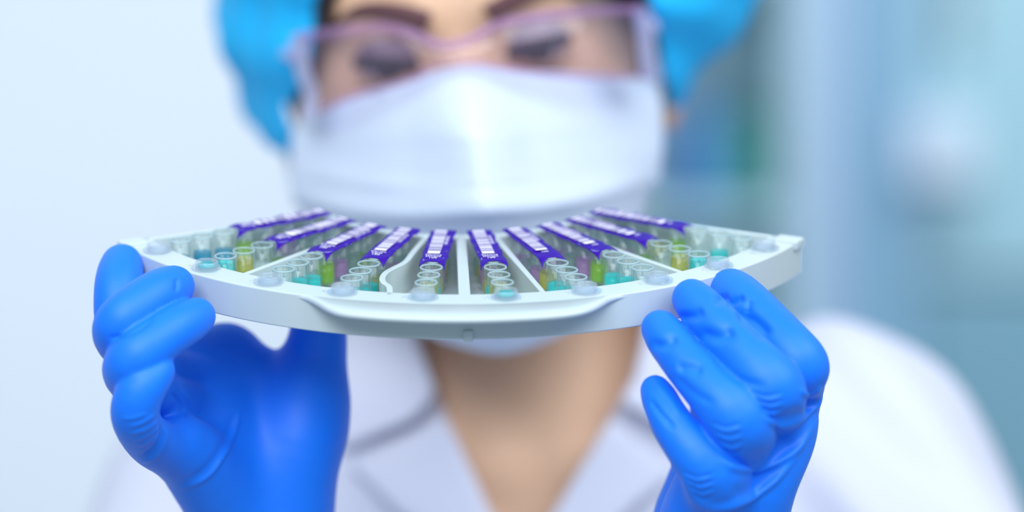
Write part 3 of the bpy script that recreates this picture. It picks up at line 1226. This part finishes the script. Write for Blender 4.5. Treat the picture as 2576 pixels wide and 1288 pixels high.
# ------------------------------------------------------------------ safety glasses
glasses = adopt(bpy.data.objects.new('safety_glasses', None), person)
COL.objects.link(glasses)
glasses['label'] = 'clear, faintly tinted safety glasses with painted lilac reflections'
top = [(752, 92), (860, 78), (960, 68), (1040, 84), (1110, 113), (1180, 100), (1250, 62), (1340, 42), (1470, 30), (1615, 22)]
bot = [(800, 285), (870, 250), (960, 225), (1050, 195), (1105, 165), (1185, 158), (1280, 175), (1400, 190), (1520, 196), (1632, 192)]
TP = interp_keys([(x, y, 0) for x, y in top], 60)
BP = interp_keys([(x, y, 0) for x, y in bot], 60)


def lens_depth(px):
    u = (px - 1190) / 440.0
    return 1.462 + 0.040 * u * u


v, f = [], []
NR = 10
for L in (0, 1):
    for i in range(61):
        for j in range(NR + 1):
            t = j / NR
            p = TP[i] * (1 - t) + BP[i] * t
            d = lens_depth(p[0]) - 0.003 * math.sin(math.pi * t) + 0.0016 * L
            v.append(W(p[0], p[1], d))
n1 = 61 * (NR + 1)
for i in range(60):
    for j in range(NR):
        a = i * (NR + 1) + j
        b = a + NR + 1
        f += [(a, a + 1, b + 1, b), (n1 + a, n1 + b, n1 + b + 1, n1 + a + 1)]


def sub(o):
    adopt(o, person)
    o.parent = glasses
    o.matrix_parent_inverse = Matrix.Identity(4)
    return o


# push the lens clear of face and mask
v = np.array(v)
for _ in range(10):
    dd = head_sdf(v.astype(np.float32))
    v[:, 1] -= np.clip(0.004 - dd, 0, 0.01)
sub(mesh_obj('lens', v, f, M_lens))
tp = [v[i * (NR + 1)] for i in range(61)]
vv, ff = tube_path(tp, 0.0019, 10)
sub(mesh_obj('brow_bar', vv, ff, M_frame))
bp_ = [v[i * (NR + 1) + NR] for i in range(61)]
vv, ff = tube_path(bp_, 0.0008, 8)
sub(mesh_obj('lower_edge', vv, ff, M_frame))
for s in (-1, 1):
    if s < 0:
        o_ = [(733, 88), (736, 130), (746, 190), (764, 240), (752, 300)]
        i_ = [(778, 96), (776, 140), (786, 190), (800, 240), (790, 296)]
    else:
        o_ = [(1632, 14), (1640, 60), (1646, 110), (1652, 160), (1660, 205)]
        i_ = [(1590, 24), (1598, 65), (1604, 110), (1610, 160), (1616, 200)]
    O = interp_keys([(x, y, 0) for x, y in o_], 20)
    I = interp_keys([(x, y, 0) for x, y in i_], 20)
    vv, ff = [], []
    for L in (0, 1):
        for k in range(21):
            for j in range(5):
                t = j / 4
                p = I[k] * (1 - t) + O[k] * t
                vv.append(W(p[0], p[1], 1.498 + 0.022 * t + 0.0018 * L))
    for k in range(20):
        for j in range(4):
            a = k * 5 + j
            ff += [(a, a + 1, a + 6, a + 5), (105 + a, 105 + a + 5, 105 + a + 6, 105 + a + 1)]
    sub(mesh_obj('side_shield', vv, ff, M_shield))
    a = W(O[6][0], O[6][1], 1.519)
    p = smooth_path([a, head_w(s * 79, -30, 4), head_w(s * 80, 6, 2), head_w(s * 80, 32, -16)], 6)
    vv, ff = tube_path(p, 0.003, 8)
    sub(mesh_obj('temple', vv, ff, M_shield))

# ------------------------------------------------------------------ lab coat
VNECK = pxpoly([(1040, 300), (1052, 840), (1098, 985), (1150, 1105), (1240, 1300), (1305, 1420), (1390, 1290), (1520, 1072), (1592, 950), (1618, 840), (1640, 300)], 1.55)


def coat_base(P):
    d = torso_sdf(P) - 0.013
    arms = arms_sdf(P, 0.016)
    # sleeves stop short of the wrists
    for wr, el in ((WR_R, EL_R), (WR_L, EL_L)):
        ax = np.array(el) - np.array(wr)
        L = np.linalg.norm(ax)
        ax = (ax / L).astype(np.float32)
        near = (0.014 - (P - np.array(wr, np.float32)) @ ax)
        sel = np.linalg.norm(P - np.array(wr, np.float32), axis=1) < 0.16
        arms = np.where(sel, np.maximum(arms, near), arms)
    d = smin(d, arms, 0.03)
    skirt_r = 0.165 + 0.05 * np.clip((Z(-0.5) - P[:, 2]) / 0.5, 0, 1)
    sk = (np.sqrt(((P[:, 0] - BX) / 1.0) ** 2 + ((P[:, 1] - 1.665) / 0.72) ** 2) - skirt_r) * 0.72
    sk = np.maximum(sk, np.maximum(P[:, 2] - Z(-0.55), Z(-1.0) - P[:, 2]))
    d = smin(d, sk, 0.05)
    # collar stand round the neck
    ca = np.array([BX, 1.632, Z(-0.06)])
    cb = np.array([BX, 1.622, Z(-0.005)])
    col = capsule(P, ca, cb, 0.073, 0.064)
    col = np.maximum(col, P[:, 2] - (Z(-0.002) + 0.10 * (P[:, 1] - 1.62)))
    d = smin(d, col, 0.02)
    return d


def coat_sdf(P):
    d = coat_base(P)
    fold = 0.0030 * noise3(P * np.array([1.0, 1.0, 0.6], np.float32), 26, 5) + 0.004 * noise3(P, 14, 9)
    # long folds running from the shoulder to the chest and down the sleeve
    fold += 0.0045 * np.sin((P[:, 0] * 0.8 + (P[:, 2] - CZ) * 0.75) * 120) * np.clip((P[:, 0] - 0.09) / 0.05, 0, 1)
    d = d + fold * np.clip(np.abs(P[:, 0] - BX) / 0.06, 0.3, 1)
    op = poly2d(P[:, 0] * 1.55 / P[:, 1], (P[:, 2] - CZ) * 1.55 / P[:, 1] + CZ, VNECK)
    front = np.maximum(op, P[:, 1] - 1.66)
    d = smax(d, -front, 0.004)
    # hollow for the neck
    hol = capsule(P, NECK_A, NECK_B, 0.056, 0.058)
    d = smax(d, -hol, 0.004)
    return d


V, Q = surface_net(coat_sdf, (-0.32, 1.33, Z(-1.02)), (0.32, 1.82, Z(0.06)), 0.0042)
V = relax(V, Q, 1, 0.5)
coat = fast_mesh('lab_coat', V, Q, M_coat, person)
coat['label'] = 'white cotton lab coat'


def plate(name, poly, off, th, lo, hi, d0=1.54):
    PL = pxpoly(poly, d0)

    def f(P):
        s = np.abs(coat_base(P) - off) - th
        op = poly2d(P[:, 0] * d0 / P[:, 1], (P[:, 2] - CZ) * d0 / P[:, 1] + CZ, PL)
        d = smax(s, op, 0.002)
        return np.maximum(d, P[:, 1] - 1.64)
    V, Q = surface_net(f, lo, hi, 0.0022)
    V = relax(V, Q, 1, 0.5)
    o = fast_mesh(name, V, Q, M_coat, person)
    o.parent = coat
    o.matrix_parent_inverse = Matrix.Identity(4)
    return o


CLO, CHI = (-0.12, 1.50, Z(-0.16)), (0.13, 1.66, Z(0.03))
plate('lapel', [(1118, 1042), (1150, 1100), (1246, 1310), (1300, 1420), (1180, 1420), (1010, 1300), (872, 1168)], 0.008, 0.0022, CLO, CHI)
plate('collar_flap', [(1030, 640), (1054, 850), (1100, 985), (1046, 1056), (860, 1135), (800, 1040), (850, 840), (960, 640)], 0.009, 0.0022, CLO, CHI)
plate('lapel', [(1536, 1050), (1515, 1080), (1386, 1295), (1300, 1425), (1460, 1425), (1560, 1310), (1700, 1190)], 0.008, 0.0022, CLO, CHI)
plate('collar_flap', [(1650, 640), (1616, 850), (1590, 955), (1556, 1010), (1740, 1120), (1830, 1010), (1790, 840), (1700, 640)], 0.009, 0.0022, CLO, CHI)

# trousers cuffs and shoes, below the frame
for s in (-1, 1):
    def shoe(P, s=s):
        d = chain(P, [((BX + s * 0.085, 1.70, 0.036), 0.036), ((BX + s * 0.09, 1.56, 0.032), 0.034)], 0.01)
        d = smin(d, capsule(P, (BX + s * 0.082, 1.685, 0.05), (BX + s * 0.082, 1.685, 0.09), 0.044, 0.042), 0.02)
        return np.maximum(d, 0.001 - P[:, 2])
    V, Q = surface_net(shoe, (BX + s * 0.085 - 0.08, 1.48, -0.01), (BX + s * 0.085 + 0.08, 1.78, 0.16), 0.006)
    fast_mesh('shoe', V, Q, M_shoe, person)

    def trouser(P, s=s):
        return np.maximum(chain(P, [((BX + s * 0.085, 1.665, Z(-0.66)), 0.094), ((BX + s * 0.08, 1.66, Z(-1.0)), 0.068), ((BX + s * 0.08, 1.68, Z(-1.36)), 0.058)], 0.02),
                          np.maximum(0.07 - P[:, 2], P[:, 2] - Z(-0.7)))
    V, Q = surface_net(trouser, (BX + s * 0.085 - 0.11, 1.55, 0.05), (BX + s * 0.085 + 0.11, 1.78, Z(-0.68)), 0.007)
    fast_mesh('trouser_leg', V, Q, M_trousers, person)

# ------------------------------------------------------------------ gloves
def H(*a):
    """(px, py, depth, radius px) tuples -> chain of (point, radius)"""
    pts = [np.append(W(x, y, d), r / F * d) for x, y, d, r in a]
    return [(p[:3], float(p[3])) for p in smooth_path(pts, 4)]


mm = 0.001
# glove on the left of the picture
LF = {
    'index': H((307, 664, 1.312, 51), (297, 735, 1.300, 53), (312, 830, 1.300, 55), (420, 890, 1.325, 62), (560, 905, 1.348, 78)),
    'middle': H((440, 719, 1.279, 50), (378, 752, 1.268, 55), (300, 818, 1.264, 58), (318, 872, 1.285, 58), (420, 930, 1.32, 66), (560, 960, 1.345, 78)),
    'ring': H((497, 795, 1.272, 46), (425, 836, 1.262, 53), (334, 908, 1.258, 61), (336, 955, 1.28, 60), (430, 1010, 1.315, 66), (540, 1040, 1.340, 80)),
    'pinky': H((394, 930, 1.258, 45), (352, 985, 1.256, 50), (340, 1048, 1.262, 54), (378, 1108, 1.284, 57), (450, 1140, 1.305, 66)),
}
L_PALM = [
    H((570, 905, 1.348, 92), (640, 1050, 1.350, 110), (660, 1300, 1.350, 120), (655, 1470, 1.350, 125)),
    H((530, 1050, 1.333, 98), (600, 1200, 1.337, 108), (640, 1330, 1.348, 125)),
    H((450, 1112, 1.302, 72), (515, 1190, 1.318, 88), (600, 1330, 1.338, 96), (635, 1470, 1.346, 95)),
    H((766, 1010, 1.343, 84), (748, 1110, 1.339, 101), (722, 1230, 1.342, 112), (700, 1340, 1.346, 126), (690, 1470, 1.350, 120)),
]
L_THUMB = H((806, 752, 1.340, 52), (800, 840, 1.342, 60), (790, 920, 1.345, 70), (762, 1060, 1.345, 98))


def left_glove(P):
    palm = None
    for c in L_PALM:
        e = chain(P, c, 4 * mm)
        palm = e if palm is None else smin(palm, e, 9 * mm)
    palm = smin(palm, chain(P, L_THUMB, 4 * mm), 11 * mm)
    fi = None
    for nme in ('index', 'middle', 'ring', 'pinky'):
        e = chain(P, LF[nme], 3.0 * mm)
        e = e
        fi = e if fi is None else smin(fi, e, 0.7 * mm)
    d = smin(palm, fi, 4.5 * mm)
    cut = W(650, 1480, 1.35)[2] - P[:, 2]
    return smax(d, cut, 2 * mm)


V, Q = surface_net(left_glove, W(215, 1500, 1.35) * [1, 0, 1] + [0, 1.215, 0], W(905, 575, 1.33) * [1, 0, 1] + [0, 1.40, 0], 0.0007)
V = relax(V, Q, 2, 0.5)
N = vnormals(V, Q)
V = crease(V, N, [(605, 1030), (590, 1090), (560, 1150), (520, 1200), (440, 1240)], 0.0008, 5)
V = crease(V, N, [(590, 1030), (574, 1090), (545, 1145), (505, 1190), (455, 1212)], -0.0006, 10)
for p, a in (([(322, 1076), (360, 1062), (395, 1040)], 0.0005), ([(325, 1092), (365, 1080), (402, 1056)], 0.0006), ([(334, 1108), (372, 1094), (405, 1070)], 0.0005), ([(345, 1122), (380, 1108), (408, 1084)], 0.0005),
             ([(412, 1060), (414, 1100), (392, 1142), (352, 1165)], 0.0012), ([(405, 1060), (404, 1098), (385, 1130), (352, 1150)], -0.0010), ([(300, 1052), (335, 1052), (372, 1040)], 0.0004)):
    V = crease(V, N, p, a, 4.2)
for p, a in (([(268, 850), (310, 846), (350, 828), (390, 800)], -0.0007), 
             ([(442, 700), (446, 715), (442, 735)], -0.0007), ([(430, 985), (450, 1010), (470, 1050)], -0.001), ([(445, 975), (480, 1010), (500, 1040)], 0.0008)):
    V = crease(V, N, p, a, 6)
gl = fast_mesh('glove', V, Q, M_glove, person)
gl['label'] = 'blue nitrile glove with open palm, at the left end of the tray'

# glove on the right of the picture
RF = {
    'index': H((1838, 730, 1.291, 55), (1905, 795, 1.276, 59), (2005, 905, 1.262, 65), (2014, 950, 1.272, 58), (1985, 1040, 1.300, 66), (1930, 1120, 1.312, 80)),
    'middle': H((1740, 751, 1.272, 50), (1826, 843, 1.258, 57), (1925, 955, 1.247, 72), (1948, 1000, 1.254, 74), (1925, 1080, 1.285, 76), (1870, 1150, 1.305, 90)),
    'ring': H((1660, 827, 1.268, 48), (1738, 928, 1.254, 54), (1835, 1030, 1.244, 70), (1868, 1085, 1.252, 78), (1860, 1130, 1.280, 84), (1830, 1200, 1.30, 95)),
    'pinky': H((1648, 980, 1.262, 37), (1691, 1066, 1.252, 46), (1756, 1150, 1.248, 59), (1805, 1205, 1.256, 76), (1820, 1250, 1.285, 92)),
}
R_PALM = [
    H((1985, 1032, 1.280, 68), (1950, 1110, 1.277, 86), (1890, 1210, 1.277, 104), (1842, 1330, 1.290, 126), (1810, 1480, 1.312, 128)),
    H((1850, 1150, 1.280, 92), (1800, 1250, 1.284, 104), (1775, 1350, 1.297, 116), (1780, 1480, 1.314, 120)),
    H((1800, 1180, 1.322, 85), (1745, 1290, 1.322, 86), (1728, 1400, 1.32, 92)),
    H((1840, 1060, 1.335, 92), (1800, 1200, 1.330, 95)),
]
R_THUMB = H((1880, 770, 1.350, 52), (1885, 860, 1.350, 60), (1872, 960, 1.345, 72), (1840, 1080, 1.335, 92))


def right_glove(P):
    palm = None
    for c in R_PALM:
        e = chain(P, c, 4 * mm)
        palm = e if palm is None else smin(palm, e, 8 * mm)
    palm = smin(palm, chain(P, R_THUMB, 4 * mm), 9 * mm)
    fi = None
    for nme in ('index', 'middle', 'ring', 'pinky'):
        e = chain(P, RF[nme], 3.0 * mm)
        fi = e if fi is None else smin(fi, e, 0.8 * mm)
    d = smin(palm, fi, 3.0 * mm)
    cut = W(1800, 1490, 1.31)[2] - P[:, 2]
    return smax(d, cut, 2 * mm)


V, Q = surface_net(right_glove, W(1570, 1510, 1.31) * [1, 0, 1] + [0, 1.215, 0], W(2120, 640, 1.31) * [1, 0, 1] + [0, 1.385, 0], 0.0007)
V = relax(V, Q, 2, 0.5)
N = vnormals(V, Q)
FOLDS = [
    ([(2066, 985), (2048, 1024), (1996, 1064), (1948, 1066), (1918, 1040)], 0.0015, 7),
    ([(2018, 1030), (1985, 1046), (1948, 1048)], -0.0008, 14),
    ([(2066, 970), (2050, 988), (2030, 994), (2010, 976)], 0.0010, 6),
    ([(2060, 1050), (2000, 1132), (1920, 1178), (1850, 1178), (1810, 1150)], 0.0015, 9),
    ([(2000, 1105), (1950, 1140), (1880, 1156)], -0.0007, 22),
    ([(2030, 1110), (1950, 1208), (1872, 1260), (1800, 1276), (1745, 1250), (1716, 1190)], 0.0016, 9),
    ([(1960, 1170), (1900, 1222), (1830, 1250)], -0.0007, 22),
    ([(1706, 800), (1740, 796), (1772, 782)], -0.0016, 13), ([(1750, 838), (1808, 846), (1850, 826)], -0.0020, 17),
    ([(1790, 765), (1815, 752), (1836, 748)], -0.0012, 10), ([(1832, 772), (1848, 756), (1874, 748)], -0.0014, 9), ([(1852, 786), (1900, 812), (1935, 850)], -0.0016, 16), ([(1886, 752), (1880, 790)], -0.0007, 9),
    ([(1632, 868), (1672, 866), (1708, 846)], -0.0014, 13), ([(1700, 930), (1735, 925), (1770, 935)], -0.0012, 14),
    ([(1690, 940), (1740, 985), (1800, 1020)], -0.0007, 10), ([(1790, 900), (1850, 950), (1930, 975)], -0.0007, 10),
    ([(1630, 1000), (1665, 1045), (1700, 1080)], -0.0008, 8), ([(1640, 960), (1680, 1000), (1712, 1050)], 0.0005, 8),
]
for p, a, w in FOLDS:
    V = crease(V, N, p, a, w)
for i in range(7):
    a = 0.0004 if i % 2 else -0.0004
    V = crease(V, N, [(1896 + 4 * i, 986 + 9 * i), (1930 + 2 * i, 997 + 9 * i), (1972, 986 + 10 * i)], a, 3.4)
    V = crease(V, N, [(1786 + 5 * i, 1060 + 11 * i), (1825 + 3 * i, 1074 + 11 * i), (1870, 1064 + 11 * i)], a, 3.6)
    V = crease(V, N, [(1716 + 4 * i, 1184 + 9 * i), (1750 + 3 * i, 1200 + 9 * i), (1798, 1190 + 9 * i)], a, 3.4)
gr = fast_mesh('glove', V, Q, M_glove, person)
gr['label'] = 'blue nitrile glove with folded knuckles, at the right end of the tray'
